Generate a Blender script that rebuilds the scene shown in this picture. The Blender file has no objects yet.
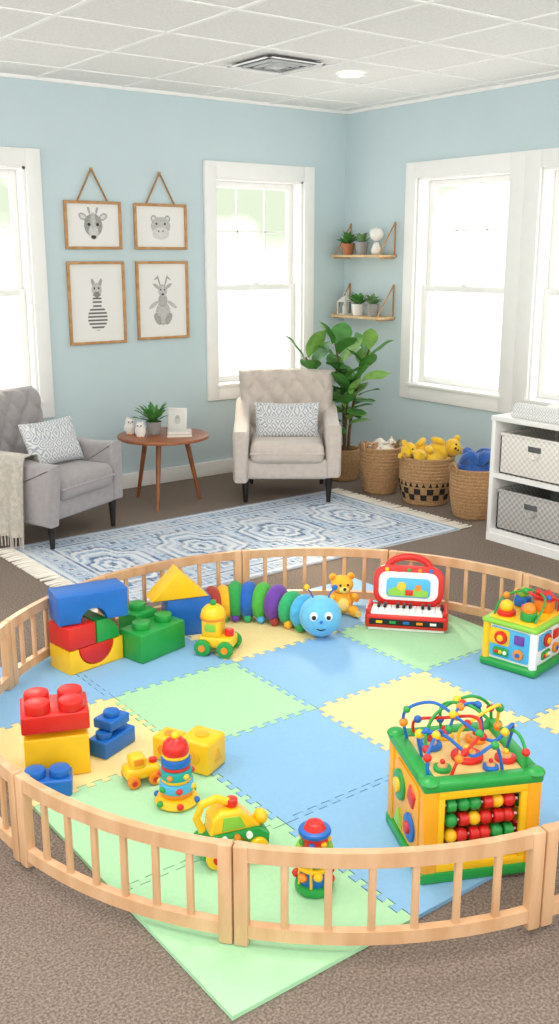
import bpy, bmesh, math, random
from mathutils import Matrix, Vector, noise
random.seed(7)
rad=math.radians
scene=bpy.context.scene
try:
    scene.view_settings.view_transform='Standard'
    scene.view_settings.look='None'
    scene.view_settings.exposure=0.10
except Exception: pass

# ---------------------------------------------------------------- plan frame
C37,S37=.7985,.602
def G(X,Y,z=0.0):          # plan coordinates (metres from the doorway) -> room coordinates
    return Vector((-5.398+C37*X+S37*Y, -6.287-S37*X+C37*Y, z))
YAW=-37.0

# ---------------------------------------------------------------- materials
def lin(h):
    if isinstance(h,str):
        c=[int(h[i:i+2],16)/255 for i in (0,2,4)]
    else: c=h
    return [x/12.92 if x<=.04045 else ((x+.055)/1.055)**2.4 for x in c]+[1.0]
_m={}
def mat(name,hexc,rough=.5,var=.06,ns=12,bump=0.0,bs=60,metal=0,hex2=None,emit=0,spec=.5,stretch=None,sheen=0,bdist=.01):
    if name in _m: return _m[name]
    m=bpy.data.materials.new(name); m.use_nodes=True
    nt=m.node_tree; b=nt.nodes['Principled BSDF']
    c=lin(hexc)
    tc=nt.nodes.new('ShaderNodeTexCoord'); src=tc.outputs['Object']
    if stretch:
        mp=nt.nodes.new('ShaderNodeMapping'); mp.inputs['Scale'].default_value=stretch
        nt.links.new(src,mp.inputs[0]); src=mp.outputs[0]
    n=nt.nodes.new('ShaderNodeTexNoise'); n.inputs['Scale'].default_value=ns; n.inputs['Detail'].default_value=4
    nt.links.new(src,n.inputs['Vector'])
    mr=nt.nodes.new('ShaderNodeMapRange'); mr.inputs['From Min'].default_value=.35; mr.inputs['From Max'].default_value=.65
    nt.links.new(n.outputs['Fac'],mr.inputs['Value'])
    mx=nt.nodes.new('ShaderNodeMix'); mx.data_type='RGBA'
    nt.links.new(mr.outputs[0],mx.inputs[0])
    if hex2: c2=lin(hex2)
    else: c2=[min(1,x*(1+var)) for x in c[:3]]+[1]; c=[x*(1-var) for x in c[:3]]+[1]
    mx.inputs[6].default_value=c; mx.inputs[7].default_value=c2
    nt.links.new(mx.outputs[2],b.inputs['Base Color'])
    b.inputs['Roughness'].default_value=rough; b.inputs['Metallic'].default_value=metal
    b.inputs['Specular IOR Level'].default_value=spec
    if sheen: b.inputs['Sheen Weight'].default_value=sheen
    if bump:
        n2=nt.nodes.new('ShaderNodeTexNoise'); n2.inputs['Scale'].default_value=bs; n2.inputs['Detail'].default_value=3
        nt.links.new(src,n2.inputs['Vector'])
        bp=nt.nodes.new('ShaderNodeBump'); bp.inputs['Strength'].default_value=bump; bp.inputs['Distance'].default_value=bdist
        nt.links.new(n2.outputs['Fac'],bp.inputs['Height']); nt.links.new(bp.outputs[0],b.inputs['Normal'])
    if emit:
        b.inputs['Emission Color'].default_value=c; b.inputs['Emission Strength'].default_value=emit
    _m[name]=m; return m
def vcolmat(name,rough=.9,bump=.3,bs=300):
    if name in _m: return _m[name]
    m=mat(name,'FFFFFF',rough,bump=bump,bs=bs); nt=m.node_tree
    a=nt.nodes.new('ShaderNodeAttribute'); a.attribute_name='Col'
    nt.links.new(a.outputs['Color'],nt.nodes['Principled BSDF'].inputs['Base Color']); return m

RED=mat('plastic_red','D6241C',.32,.04); YEL=mat('plastic_yellow','F6C11A',.32,.04); GRN=mat('plastic_green','249A42',.32,.04)
BLU=mat('plastic_blue','1A68BE',.32,.04); ORG=mat('plastic_orange','F08A1E',.32,.04); PUR=mat('plastic_purple','6A3FA0',.35,.04)
LIM=mat('plastic_lime','8CC63F',.32,.04); WHT=mat('plastic_white','F2F2F0',.35,.02); BLK=mat('plastic_black','151515',.3,.05)
SKY=mat('plastic_sky','4FB4E6',.35,.04); TEA=mat('plastic_teal','1FA5A0',.35,.04); PNK=mat('plastic_pink','E8609A',.35,.04)
AMB=mat('plastic_amber','F5A81E',.35,.04)
PAINTW=mat('white_trim_paint','F8F8F7',.4,.01); WALLM=mat('pale_blue_wall_paint','C8DAE0',.75,.012,ns=3)
WOOD=mat('beech_wood','DBB189',.42,ns=6,hex2='CB9D73',stretch=(3,3,.7),bump=.05,bs=40)
OAK=mat('oak_frame','C79A68',.5,ns=20,hex2='B5824F')
WALN=mat('walnut_table','A5633A',.35,ns=8,hex2='85492A',stretch=(1,6,1))
DARK=mat('dark_leg','1C1816',.35)
ROPE=mat('jute_rope','A9814F',.9,.15,ns=90,bump=.5,bs=150)

# ---------------------------------------------------------------- mesh builder
def T(loc=(0,0,0),rot=(0,0,0),sc=(1,1,1)):
    from mathutils import Euler
    return Matrix.Translation(loc)@Euler([rad(a) for a in rot],'XYZ').to_matrix().to_4x4()@Matrix.Diagonal((*sc,1))
class MB:
    def __init__(s): s.v=[];s.f=[];s.mi=[];s.mats=[];s.c={}; s.X=Matrix.Identity(4)
    def add(s,vs,fs,m,M=None):
        M=s.X@(M if M is not None else Matrix.Identity(4)); o=len(s.v)
        s.v+=[M@Vector(v) for v in vs]
        if m not in s.mats: s.mats.append(m)
        k=s.mats.index(m)
        for f in fs: s.f.append([i+o for i in f]); s.mi.append(k)
        return o
    def addbm(s,bm,m,M=None):
        bm.verts.index_update(); s.add([v.co.copy() for v in bm.verts],[[v.index for v in f.verts] for f in bm.faces],m,M); bm.free()
    def box(s,size,loc,m,rot=(0,0,0),bev=0,seg=2,top=1.0):
        bm=bmesh.new(); bmesh.ops.create_cube(bm,size=1)
        for v in bm.verts:
            k=top if v.co.z>0 else 1
            v.co=Vector((v.co.x*size[0]*k,v.co.y*size[1]*k,v.co.z*size[2]))
        if bev: bmesh.ops.bevel(bm,geom=bm.edges[:],offset=min(bev,min(size)*.49),segments=seg,affect='EDGES',profile=.5)
        s.addbm(bm,m,T(loc,rot))
    def bb(s,x0,x1,y0,y1,z0,z1,m,bev=0,seg=2):
        s.box((abs(x1-x0),abs(y1-y0),abs(z1-z0)),((x0+x1)/2,(y0+y1)/2,(z0+z1)/2),m,bev=bev,seg=seg)
    def lathe(s,prof,m,loc=(0,0,0),rot=(0,0,0),seg=24,sc=(1,1,1),M=None):
        vs=[];rings=[];fs=[]
        for r,z in prof:
            if r<1e-6: rings.append([len(vs)]); vs.append((0,0,z))
            else:
                rings.append(list(range(len(vs),len(vs)+seg)))
                vs+=[(r*math.cos(2*math.pi*i/seg),r*math.sin(2*math.pi*i/seg),z) for i in range(seg)]
        for a,b in zip(rings,rings[1:]):
            for i in range(seg):
                j=(i+1)%seg
                if len(a)==1 and len(b)==1: continue
                if len(a)==1: fs.append([a[0],b[j],b[i]])
                elif len(b)==1: fs.append([a[i],a[j],b[0]])
                else: fs.append([a[i],a[j],b[j],b[i]])
        s.add(vs,fs,m,M if M is not None else T(loc,rot,sc))
    def cyl(s,r,h,loc,m,rot=(0,0,0),r2=None,seg=20,bev=0):
        r2=r if r2 is None else r2
        if bev: p=[(0,0),(r-bev,0),(r-bev*.3,bev*.3),(r,bev),(r2,h-bev),(r2-bev*.3,h-bev*.3),(r2-bev,h),(0,h)]
        else: p=[(0,0),(r,0),(r2,h),(0,h)]
        s.lathe(p,m,loc,rot,seg)
    def sph(s,r,loc,m,sc=(1,1,1),rot=(0,0,0),seg=20,n=12):
        s.lathe([(r*math.sin(math.pi*i/n),-r*math.cos(math.pi*i/n)) if 0<i<n else (0,-r if i==0 else r) for i in range(n+1)],m,loc,rot,seg,sc)
    def tube(s,pts,r,m,seg=8,closed=False,M=None):
        pts=[Vector(p) for p in pts]; n=len(pts); R=r if isinstance(r,(list,tuple)) else [r]*n
        vs=[];fs=[];prev=None
        for i,p in enumerate(pts):
            if closed: d=pts[(i+1)%n]-pts[i-1]
            else: d=pts[min(i+1,n-1)]-pts[max(i-1,0)]
            d.normalize()
            if prev is None:
                u=d.orthogonal().normalized()
            else:
                u=prev-d*prev.dot(d)
                u=u.normalized() if u.length>1e-6 else d.orthogonal().normalized()
            prev=u; w=d.cross(u)
            vs+=[p+(u*math.cos(2*math.pi*k/seg)+w*math.sin(2*math.pi*k/seg))*R[i] for k in range(seg)]
        for i in range(n if closed else n-1):
            a=i*seg;b=((i+1)%n)*seg
            for k in range(seg):
                l=(k+1)%seg; fs.append([a+k,a+l,b+l,b+k])
        if not closed:
            fs.append(list(range(seg))[::-1]); fs.append([(n-1)*seg+k for k in range(seg)])
        s.add(vs,fs,m,M)
    def torus(s,R,r,loc,m,rot=(0,0,0),seg=24,a0=0,a1=360,ts=8):
        full=abs(a1-a0)>=360; n=seg if full else seg+1
        pts=[(R*math.cos(rad(a0+(a1-a0)*i/seg)),R*math.sin(rad(a0+(a1-a0)*i/seg)),0) for i in range(n)]
        s.tube(pts,r,m,ts,full,T(loc,rot))
    def prism(s,poly,depth,m,loc=(0,0,0),rot=(0,0,0),bev=0,seg=2,M=None):
        bm=bmesh.new(); vs=[bm.verts.new((p[0],-depth/2,p[1])) for p in poly]; f=bm.faces.new(vs)
        r=bmesh.ops.extrude_face_region(bm,geom=[f])
        for g in r['geom']:
            if isinstance(g,bmesh.types.BMVert): g.co.y+=depth
        if bev:
            es=[e for e in bm.edges if len(e.link_faces)==2 and e.calc_face_angle(0)>.5]
            bmesh.ops.bevel(bm,geom=es,offset=bev,segments=seg,affect='EDGES',profile=.5)
        s.addbm(bm,m,M if M is not None else T(loc,rot))
    def surf(s,fn,nu,nv,m,M=None,col=None):
        vs=[];fs=[]
        for j in range(nv+1):
            for i in range(nu+1): vs.append(fn(i/nu,j/nv))
        for j in range(nv):
            for i in range(nu):
                a=j*(nu+1)+i; fs.append([a,a+1,a+nu+2,a+nu+1])
        o=s.add(vs,fs,m,M)
        if col:
            k=o
            for j in range(nv+1):
                for i in range(nu+1): s.c[k]=col(i/nu,j/nv); k+=1
    def leaf(s,M,L,W,m,droop=.3,fold=.25,n=7):
        def fn(u,v):
            a=(u-.5)*2; w=W/2*max(0.02,math.sin(math.pi*min(1,max(0,v))**1.15))**.75
            return (a*w, v*L*(1-.15*droop*v), -droop*L*v*v+abs(a)*w*fold+.03*L*math.sin(v*9)*abs(a))
        s.surf(fn,4,n,m,M)
    def pillow(s,w,h,t,m,M,n=14):
        for sg in (-1,1):
            def fn(u,v):
                a=math.sin((u-.5)*math.pi); b=math.sin((v-.5)*math.pi)
                x=w/2*a*(1-.07*(1-b*b)); z=h/2*b*(1-.07*(1-a*a))
                return (x,sg*t/2*math.sqrt(max(0,(1-a**4)*(1-b**4)))*(1+.06*math.sin(7*a+3*b)),z)
            s.surf(fn,n,n,m,M)
    def done(s,name,loc=(0,0,0),yaw=0,angle=.6,rot=None):
        me=bpy.data.meshes.new(name); me.from_pydata([tuple(v) for v in s.v],[],s.f)
        for m in s.mats: me.materials.append(m)
        for p,k in zip(me.polygons,s.mi): p.material_index=k; p.use_smooth=True
        if s.c:
            at=me.color_attributes.new('Col','FLOAT_COLOR','POINT')
            for k,c in s.c.items(): at.data[k].color=(*c[:3],1)
        bm=bmesh.new(); bm.from_mesh(me)
        bmesh.ops.recalc_face_normals(bm,faces=bm.faces[:])
        for e in bm.edges:
            if len(e.link_faces)==2 and e.calc_face_angle(0)>angle: e.smooth=False
        bm.to_mesh(me); bm.free()
        o=bpy.data.objects.new(name,me); scene.collection.objects.link(o)
        o.location=loc; o.rotation_euler=(0,0,rad(yaw)) if rot is None else rot
        return o

HC=2.74
# ================================================================ ROOM SHELL
CARPET=mat('taupe_carpet','74655A',.95,ns=140,hex2='A29387',bump=.8,bs=260,spec=.1)
b=MB(); b.bb(-7.4,0.2,-7.4,0.2,-.1,0,CARPET); b.done('floor')

def wall(name,s0,s1,holes,yaw,matl):
    b=MB(); cur=s0
    for h0,h1,z0,z1 in holes:
        b.bb(cur,h0,0,.2,0,HC,matl); b.bb(h0,h1,0,.2,0,z0,matl); b.bb(h0,h1,0,.2,z1,HC,matl); cur=h1
    b.bb(cur,s1,0,.2,0,HC,matl); return b.done(name,(0,0,0),yaw)
WZ0,WZ1=.69,2.2
HB=[(-3.52,-2.70,WZ0,WZ1),(-1.25,-.435,WZ0,WZ1)]
HR=[(.815,1.70,WZ0,WZ1),(1.95,2.84,WZ0,WZ1)]
wall('wall_back',-7.4,.2,HB,0,WALLM)
wall('wall_right',0,7.4,HR,-90,WALLM)

b=MB(); b.bb(-7.4,0,-.018,0,0,.11,PAINTW,.004); b.done('baseboard_back')
b=MB(); b.bb(0.018,7.4,-.018,0,0,.11,PAINTW,.004); b.done('baseboard_right',(0,0,0),-90)

def window(name,h,yaw,lc=.1,rc=.1):
    x0,x1,z0,z1=h; b=MB()
    b.bb(x0-lc,x0,-.025,0,z0-.11,z1+.11,PAINTW,.004); b.bb(x1,x1+rc,-.025,0,z0-.11,z1+.11,PAINTW,.004)
    b.bb(x0,x1,-.025,0,z1,z1+.11,PAINTW,.004); b.bb(x0,x1,-.025,0,z0-.11,z0,PAINTW,.004)
    b.bb(x0-.02,x1+.02,-.045,.06,z0-.012,z0+.012,PAINTW,.005)
    t=.016
    b.bb(x0,x0+t,0,.2,z0,z1,PAINTW); b.bb(x1-t,x1,0,.2,z0,z1,PAINTW); b.bb(x0,x1,0,.2,z1-t,z1,PAINTW); b.bb(x0,x1,0,.2,z0,z0+t,PAINTW)
    zm=1.41; a=x0+t; c=x1-t; sw=.045
    def sash(y0,y1,za,zb):
        b.bb(a,a+sw,y0,y1,za,zb,PAINTW,.004); b.bb(c-sw,c,y0,y1,za,zb,PAINTW,.004)
        b.bb(a+sw,c-sw,y0,y1,zb-sw,zb,PAINTW,.004); b.bb(a+sw,c-sw,y0,y1,za,za+sw,PAINTW,.004)
    sash(.11,.14,zm-.02,z1-t); sash(.075,.105,z0+t,zm+.025)
    for k in (1,2):
        x=a+(c-a)*k/3; b.bb(x-.0055,x+.0055,.118,.132,zm+.02,z1-t-sw,PAINTW)
    zz=(zm+z1)/2+.02; b.bb(a+sw,c-sw,.118,.132,zz-.0055,zz+.0055,PAINTW)
    b.box((.05,.03,.02),((x0+x1)/2,.07,zm+.03),PAINTW,bev=.004)
    return b.done(name,(0,0,0),yaw)
window('window_1',HB[0],0); window('window_2',HB[1],0)
window('window_3',HR[0],-90,.105,.125); window('window_4',HR[1],-90,.125,.105)

# ceiling
CT=mat('acoustic_ceiling_tile','F6F5F2',.9,ns=70,hex2='EBEAE7',bump=.25,bs=120)
TB=mat('ceiling_t_bar','FAFAF8',.5,.01)
b=MB(); b.bb(-7.4,.2,-7.4,.2,HC,HC+.1,CT)
x=-.15
while x>-7.4:
    b.bb(x-.011,x+.011,-7.4,0,HC-.006,HC-.0005,TB); x-=.61
y=-.40
while y>-7.4:
    b.bb(-7.4,0,y-.011,y+.011,HC-.0065,HC-.0005,TB); y-=.61
b.bb(-7.4,0,-.022,0,HC-.02,HC,TB); b.bb(-.022,0,-7.4,0,HC-.02,HC,TB)
b.done('ceiling')

# ceiling vent
VG=mat('vent_grey','C4C6C8',.5); VD=mat('vent_dark','5A5C5E',.7)
b=MB(); q=.185
b.bb(-q,q,-q,q,-.006,0,VD)
for k,w in enumerate((.205,.15,.10,.055)):
    z=-.012-.003*k; t=.02
    for sx in (-1,1):
        b.box((2*w,t,.004),(0,sx*(w-t/2),z),PAINTW if k==0 else VG,rot=(sx*(0 if k==0 else 25),0,0))
        b.box((t,2*w,.004),(sx*(w-t/2),0,z),PAINTW if k==0 else VG,rot=(0,-sx*(0 if k==0 else 25),0))
b.box((.07,.07,.005),(0,0,-.022),VG)
b.done('ceiling_air_vent',(-1.675,-1.315,HC-.0085))
EM=mat('downlight_glow','FFF6E6',.5,0,emit=6)
b=MB(); b.lathe([(.068,-.003),(.09,-.009),(.092,0),(.065,0)],PAINTW,seg=32); b.cyl(.07,.003,(0,0,-.0045),EM,seg=32)
b.done('recessed_downlight',(-1.09,-1.30,HC-.0085))

LENS=mat('fill_panel_lens','FFFFFF',.5,0,emit=1.5)
def fill_panel(cx,cy,power):  # unseen glowing panel with area lamp, added for soft fill light
    b=MB(); b.bb(-.6,.6,-.3,-.27,-.012,0,PAINTW); b.bb(-.6,.6,.27,.3,-.012,0,PAINTW)
    b.bb(-.6,-.57,-.27,.27,-.012,0,PAINTW); b.bb(.57,.6,-.27,.27,-.012,0,PAINTW); b.bb(-.57,.57,-.27,.27,-.006,0,LENS)
    b.done('added_fill_panel',(cx,cy,HC-.0085))
    l=bpy.data.lights.new('fill_lamp','AREA'); l.shape='RECTANGLE'; l.size=1.1; l.size_y=.5; l.energy=power; l.color=(1,.96,.90)
    o=bpy.data.objects.new('fill_lamp',l); o.location=(cx,cy,HC-.03); scene.collection.objects.link(o)
fill_panel(-3.505,-3.75,22); fill_panel(-4.725,-5.0,12); fill_panel(-5.3,-2.9,14)
# soft warm late-day sun entering through the windows
sl=bpy.data.lights.new('sun','SUN'); sl.energy=6.0; sl.angle=rad(12); sl.color=(1,.84,.62)
so=bpy.data.objects.new('sun',sl); so.location=(2,5,5); scene.collection.objects.link(so)
so.rotation_euler=Vector((-.42,-.80,-.46)).to_track_quat('-Z','Y').to_euler()

# ================================================================ WALL ART
def ell(x,y,cx,cy,rx,ry,a=0):
    dx,dy=x-cx,y-cy; ca,sa=math.cos(a),math.sin(a)
    return ((dx*ca+dy*sa)/rx)**2+((-dx*sa+dy*ca)/ry)**2
def art(shapes,W,H):
    def col(u,v):
        x=(u-.5)*W; y=(v-.5)*H; g=.86
        for kind,cx,cy,rx,ry,a,sh in shapes:
            e=ell(x,y,cx,cy,rx,ry,a)
            if e<1:
                if kind=='s': g=sh if math.sin((y)*260)>0 else .82
                elif kind=='f': g=sh+.14*noise.noise(Vector((x*90,y*90,3)))+.06*(1-e)
                else: g=sh
        return (g,g*.995,g*.98)
    return col
deer=[('f',-.075,.055,.034,.022,-.5,.4),('f',.075,.055,.034,.022,.5,.4),('o',-.075,.055,.02,.012,-.5,.7),('o',.075,.055,.02,.012,.5,.7),('f',0,0,.068,.075,0,.32),('f',0,-.045,.036,.05,0,.6),('f',0,.03,.018,.055,0,.5),
 ('f',-.03,.1,.008,.03,.3,.35),('f',.03,.1,.008,.03,-.3,.35),('o',-.032,.005,.011,.011,0,.02),('o',.032,.005,.011,.011,0,.02),('o',0,-.076,.019,.012,0,.03)]
bear=[('f',-.055,.055,.024,.024,0,.4),('f',.055,.055,.024,.024,0,.4),('o',-.055,.055,.012,.012,0,.75),('o',.055,.055,.012,.012,0,.75),('f',0,.005,.078,.062,0,.5),('f',0,-.045,.068,.042,0,.66),
 ('o',-.034,.02,.008,.008,0,.03),('o',.034,.02,.008,.008,0,.03),('o',-.018,-.03,.008,.006,0,.15),('o',.018,-.03,.008,.006,0,.15)]
zebra=[('s',0,-.10,.075,.085,0,.15),('s',.0,.01,.034,.09,0,.15),('f',-.026,.135,.012,.03,.3,.35),('f',.028,.135,.012,.03,-.3,.35),('f',0,.09,.038,.046,0,.5),('o',0,.058,.024,.02,0,.25),('o',-.016,.1,.006,.007,0,.02),('o',.016,.1,.006,.007,0,.02)]
deer2=[('f',0,-.09,.06,.085,0,.5),('f',-.075,-.03,.045,.014,.6,.5),('f',.075,-.03,.045,.014,-.6,.5),('f',-.045,-.13,.024,.045,.5,.35),('f',.045,-.13,.024,.045,-.5,.35),('f',0,.0,.038,.045,0,.42),('f',0,.07,.038,.042,0,.52),('f',-.05,.10,.030,.012,-.6,.4),('f',.05,.10,.030,.012,.6,.4),
 ('f',-.03,.14,.006,.04,.3,.3),('f',.03,.14,.006,.04,-.3,.3),('f',-.05,.155,.02,.005,.6,.3),('f',.05,.155,.02,.005,-.6,.3),('o',-.015,.075,.006,.007,0,.02),('o',.015,.075,.006,.007,0,.02),('o',0,.043,.011,.008,0,.05)]
ART=vcolmat('art_print',.8,0.0)
PASS=mat('picture_mat_board','EDEDEA',.8,.01)
def picture(cx,z0,z1,w,shapes,hang):
    b=MB(); h=z1-z0; t=.018
    b.bb(-w/2,w/2,-.022,-.002,-h/2,-h/2+t,OAK,.003); b.bb(-w/2,w/2,-.022,-.002,h/2-t,h/2,OAK,.003)
    b.bb(-w/2,-w/2+t,-.022,-.002,-h/2+t,h/2-t,OAK,.003); b.bb(w/2-t,w/2,-.022,-.002,-h/2+t,h/2-t,OAK,.003)
    b.bb(-w/2+t,w/2-t,-.008,-.002,-h/2+t,h/2-t,PASS)
    aw=w-.10; ah=h-.08
    b.surf(lambda u,v:((u-.5)*aw,-.0095,(v-.5)*ah),110,int(110*ah/aw),ART,col=art(shapes,aw,ah))
    if hang:
        top=h/2+.205
        for sx in (-1,1): b.tube([(sx*w*.27,-.012,h/2-.005),(0,-.012,top)],.006,ROPE,6)
        b.cyl(.008,.02,(0,0,top),OAK,rot=(90,0,0),seg=10)
    b.done('framed_animal_print',(cx,-.001,(z0+z1)/2))
picture(-2.24,1.69,2.003,.42,deer,True); picture(-1.717,1.69,2.0,.425,bear,True)
picture(-2.237,1.055,1.61,.43,zebra,False); picture(-1.717,1.065,1.61,.425,deer2,False)

# ================================================================ ARMCHAIRS
def armchair(name,loc,yaw,fab):
    b=MB(); m=fab
    for sx in (-1,1):
        b.cyl(.014,.17,(sx*.285,-.285,0),DARK,r2=.026,seg=12)
        b.cyl(.014,.17,(sx*.26,.27,0),DARK,r2=.024,seg=12)
    b.box((.62,.60,.14),(0,-.01,.23),m,bev=.025,seg=3)
    b.box((.50,.57,.145),(0,-.065,.345),m,bev=.05,seg=5)
    b.box((.505,.575,.012),(0,-.066,.345),m,bev=.004)
    prof=[(-.33,.16),(.30,.16),(.36,.62),(.24,.60),(.08,.54),(-.18,.515),(-.345,.52),(-.35,.50)]
    for sx in (-1,1):
        b.prism(prof,.105,m,M=T((sx*.315,0,0),(0,sx*3,90)),bev=.028,seg=4)
    w,h,t=.70,.575,.13; cw,ch=.15,.20
    def back(sg):
        def fn(u,v):
            a=math.sin((u-.5)*math.pi); c=math.sin((v-.5)*math.pi)
            x=w/2*a; z=(c+1)/2*h
            e=((1-abs(a)**9)*(1-abs(c)**9))**.5
            zz=z+.012*(1-a*a)*(z/h)
            xx=x*(1-.12*(1-z/h)**1.2)
            y=sg*t/2*e
            if sg<0:
                p=x/cw; q=z/ch
                y-=.034*abs(math.sin(math.pi*(p+q)/1)*math.sin(math.pi*(p-q)/1))**.45*e-.016
                y-=.05*abs(a)**4*e
            return (xx,y,zz)
        return fn
    M=T((0,.24,.27),(-13,0,0))
    b.surf(back(-1),72,60,m,M); b.surf(back(1),24,20,m,M)
    for r in range(1,6):
        for c in range(-4,5):
            if (r+c)%2==0:
                x=c*cw/2; z=r*ch/2
                if abs(x)<.31 and .1<z<h-.03:
                    b.lathe([(0,.007),(.009,.005),(.012,0)],m,seg=8,M=M@T((x*(1-.12*(1-z/h)**1.2),-t/2+.014,z+.012*(1-(2*x/w)**2)*(z/h)),(90,0,0)))
    return b.done(name,loc,yaw,angle=1.0)
F1=mat('beige_grey_upholstery','D0C4BC',.85,.05,ns=30,bump=.25,bs=500,sheen=.3)
F2=mat('grey_upholstery','A39D9F',.85,.06,ns=30,bump=.25,bs=500,sheen=.3)
c1=G(.05,6.865,.009); c2=G(-1.43,5.84,.009)
armchair('armchair',c1,YAW,F1); armchair('armchair',c2,YAW+62,F2)

def patmat(name,ca,cb,sc):
    m=mat(name,ca,.9,bump=.2,bs=400); nt=m.node_tree; bs=nt.nodes['Principled BSDF']
    tc=nt.nodes.new('ShaderNodeTexCoord')
    v=nt.nodes.new('ShaderNodeTexVoronoi'); v.distance='MANHATTAN'; v.inputs['Scale'].default_value=sc; v.inputs['Randomness'].default_value=.15
    nt.links.new(tc.outputs['Object'],v.inputs['Vector'])
    mt=nt.nodes.new('ShaderNodeMath'); mt.operation='MULTIPLY'; mt.inputs[1].default_value=18; nt.links.new(v.outputs['Distance'],mt.inputs[0])
    sn=nt.nodes.new('ShaderNodeMath'); sn.operation='SINE'; nt.links.new(mt.outputs[0],sn.inputs[0])
    mr=nt.nodes.new('ShaderNodeMapRange'); mr.inputs['From Min'].default_value=-.3; mr.inputs['From Max'].default_value=.5; nt.links.new(sn.outputs[0],mr.inputs['Value'])
    mx=nt.nodes.new('ShaderNodeMix'); mx.data_type='RGBA'; nt.links.new(mr.outputs[0],mx.inputs[0])
    mx.inputs[6].default_value=lin(ca); mx.inputs[7].default_value=lin(cb); nt.links.new(mx.outputs[2],bs.inputs['Base Color']); return m
PM=patmat('patterned_cushion_fabric','E2E1E1','A6AEBA',16)
def pil(loc_plan,yaw,w,h,t,tilt,z):
    b=MB(); b.pillow(w,h,t,PM,T((0,0,0),(tilt,0,0))); b.done('patterned_throw_pillow',G(loc_plan[0],loc_plan[1],z),yaw,angle=1.2)
pil((.05,6.865-.035),YAW,.46,.25,.10,-17,.535)
pil((-1.375,5.86),YAW+62-6,.42,.28,.11,-22,.56)

# throw blanket over the near arm of the left chair
THR=mat('knit_throw','C2BBB0',.95,.12,ns=40,bump=.8,bs=120,sheen=.3)
b=MB()
prof=[(-.235,.445),(-.245,.50),(-.262,.535),(-.315,.545),(-.372,.540),(-.388,.50),(-.395,.40),(-.403,.25),(-.408,.12),(-.41,.085)]
def thr(u,v):
    k=v*(len(prof)-1); i=min(int(k),len(prof)-2); f=k-i
    x=prof[i][0]*(1-f)+prof[i+1][0]*f; z=prof[i][1]*(1-f)+prof[i+1][1]*f
    amp=.002+.022*max(0,v-.45)
    y=-.02+(u-.5)*.34*(1+.12*v)
    x-=amp*(1+math.sin(u*26+v*2)); 
    return (x,y,z+(.004 if .2<v<.45 else 0))
b.surf(thr,60,36,THR)
def thr2(u,v):
    p=thr(u,v); return (p[0]+(.006 if v>.5 else 0),p[1],p[2]-.004)
b.surf(thr2,60,36,THR)
for i in range(26):
    u=(i+.5)/26; p=thr(u,1); b.tube([p,(p[0]-.004,p[1]+random.uniform(-.006,.006),p[2]-.06)],.004,THR,5)
b.done('throw_blanket',c2,YAW+62,angle=1.3)

# ================================================================ SIDE TABLE + DECOR
tc_=G(-.79,6.60); TZ=.475
b=MB(); b.cyl(.31,.022,(0,0,TZ-.022),WALN,seg=48,bev=.006)
b.box((.3,.03,.03),(0,0,TZ-.037),WALN); b.box((.03,.3,.03),(0,0,TZ-.037),WALN)
for a in (-95,25,145):
    ca,sa=math.cos(rad(a)),math.sin(rad(a))
    b.tube([(ca*.16,sa*.16,TZ-.03),(ca*.255,sa*.255,0.0)],[.019,.012],WALN,12)
b.done('round_side_table',tc_,YAW)
LEAF=mat('leaf_green','4C8A3C',.45,.25,ns=14); LEAF2=mat('leaf_light','84B457',.45,.2,ns=14)
LEAFS=mat('succulent_green','6F9560',.5,.2,ns=20); SOIL=mat('soil','3A2A1E',.95,.2,ns=60)
CER=mat('white_ceramic','EDEAE6',.3,.02); TERR=mat('terracotta','B9764E',.7,.06); GPOT=mat('grey_concrete_pot','9A9896',.8,.08,ns=40)
def potted(name,loc,pr,ph,pm,lm,n,L,W,up=45,seed=1):
    random.seed(seed); b=MB(); z=.0
    b.lathe([(0,z),(pr*.72,z),(pr,ph),(pr*.9,ph),(pr*.86,ph*.86),(0,ph*.86)],pm,seg=20)
    b.cyl(pr*.85,.004,(0,0,ph*.86),SOIL,seg=16)
    for i in range(n):
        a=i*137.5; el=up+random.uniform(-20,30)
        b.leaf(T((0,0,ph*.85))@T((0,0,0),(0,0,a))@T((0,pr*.15,0),(el,0,0)),L*random.uniform(.75,1.1),W,lm,droop=.25)
    b.done(name,loc,random.uniform(0,90),angle=1.0)
def tp(dx,dy,z=0): return G(-.79+dx,6.60+dy,TZ+z)
potted('potted_succulent',tp(-.065,.02),.055,.085,GPOT,LEAF,34,.15,.034,50,3)
def owl(loc,s,yaw):
    b=MB(); b.lathe([(0,0),(.028*s,.002),(.036*s,.03*s),(.034*s,.06*s),(.030*s,.075*s),(.031*s,.09*s),(.022*s,.108*s),(0,.113*s)],CER)
    for sx in (-1,1):
        b.cyl(.009*s,.025*s,(sx*.018*s,0,.098*s),CER,r2=.001,seg=8); b.cyl(.011*s,.004,(sx*.012*s,-.026*s,.088*s),WHT,rot=(90,0,0),seg=12)
        b.sph(.0055*s,(sx*.012*s,-.031*s,.088*s),BLK,seg=8,n=6); b.sph(.02*s,(sx*.032*s,0,.045*s),CER,sc=(.4,.8,1.4),seg=10,n=8)
        b.sph(.007*s,(sx*.012*s,-.026*s,.004*s),ORG,seg=8,n=6)
    b.cyl(.004*s,.01*s,(0,-.029*s,.078*s),ORG,rot=(100,0,0),r2=.0005,seg=6)
    b.done('owl_figurine',loc,yaw)
owl(tp(-.225,.01),1.0,YAW+15); owl(tp(-.14,-.10),.9,YAW-5)
b=MB()
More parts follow.
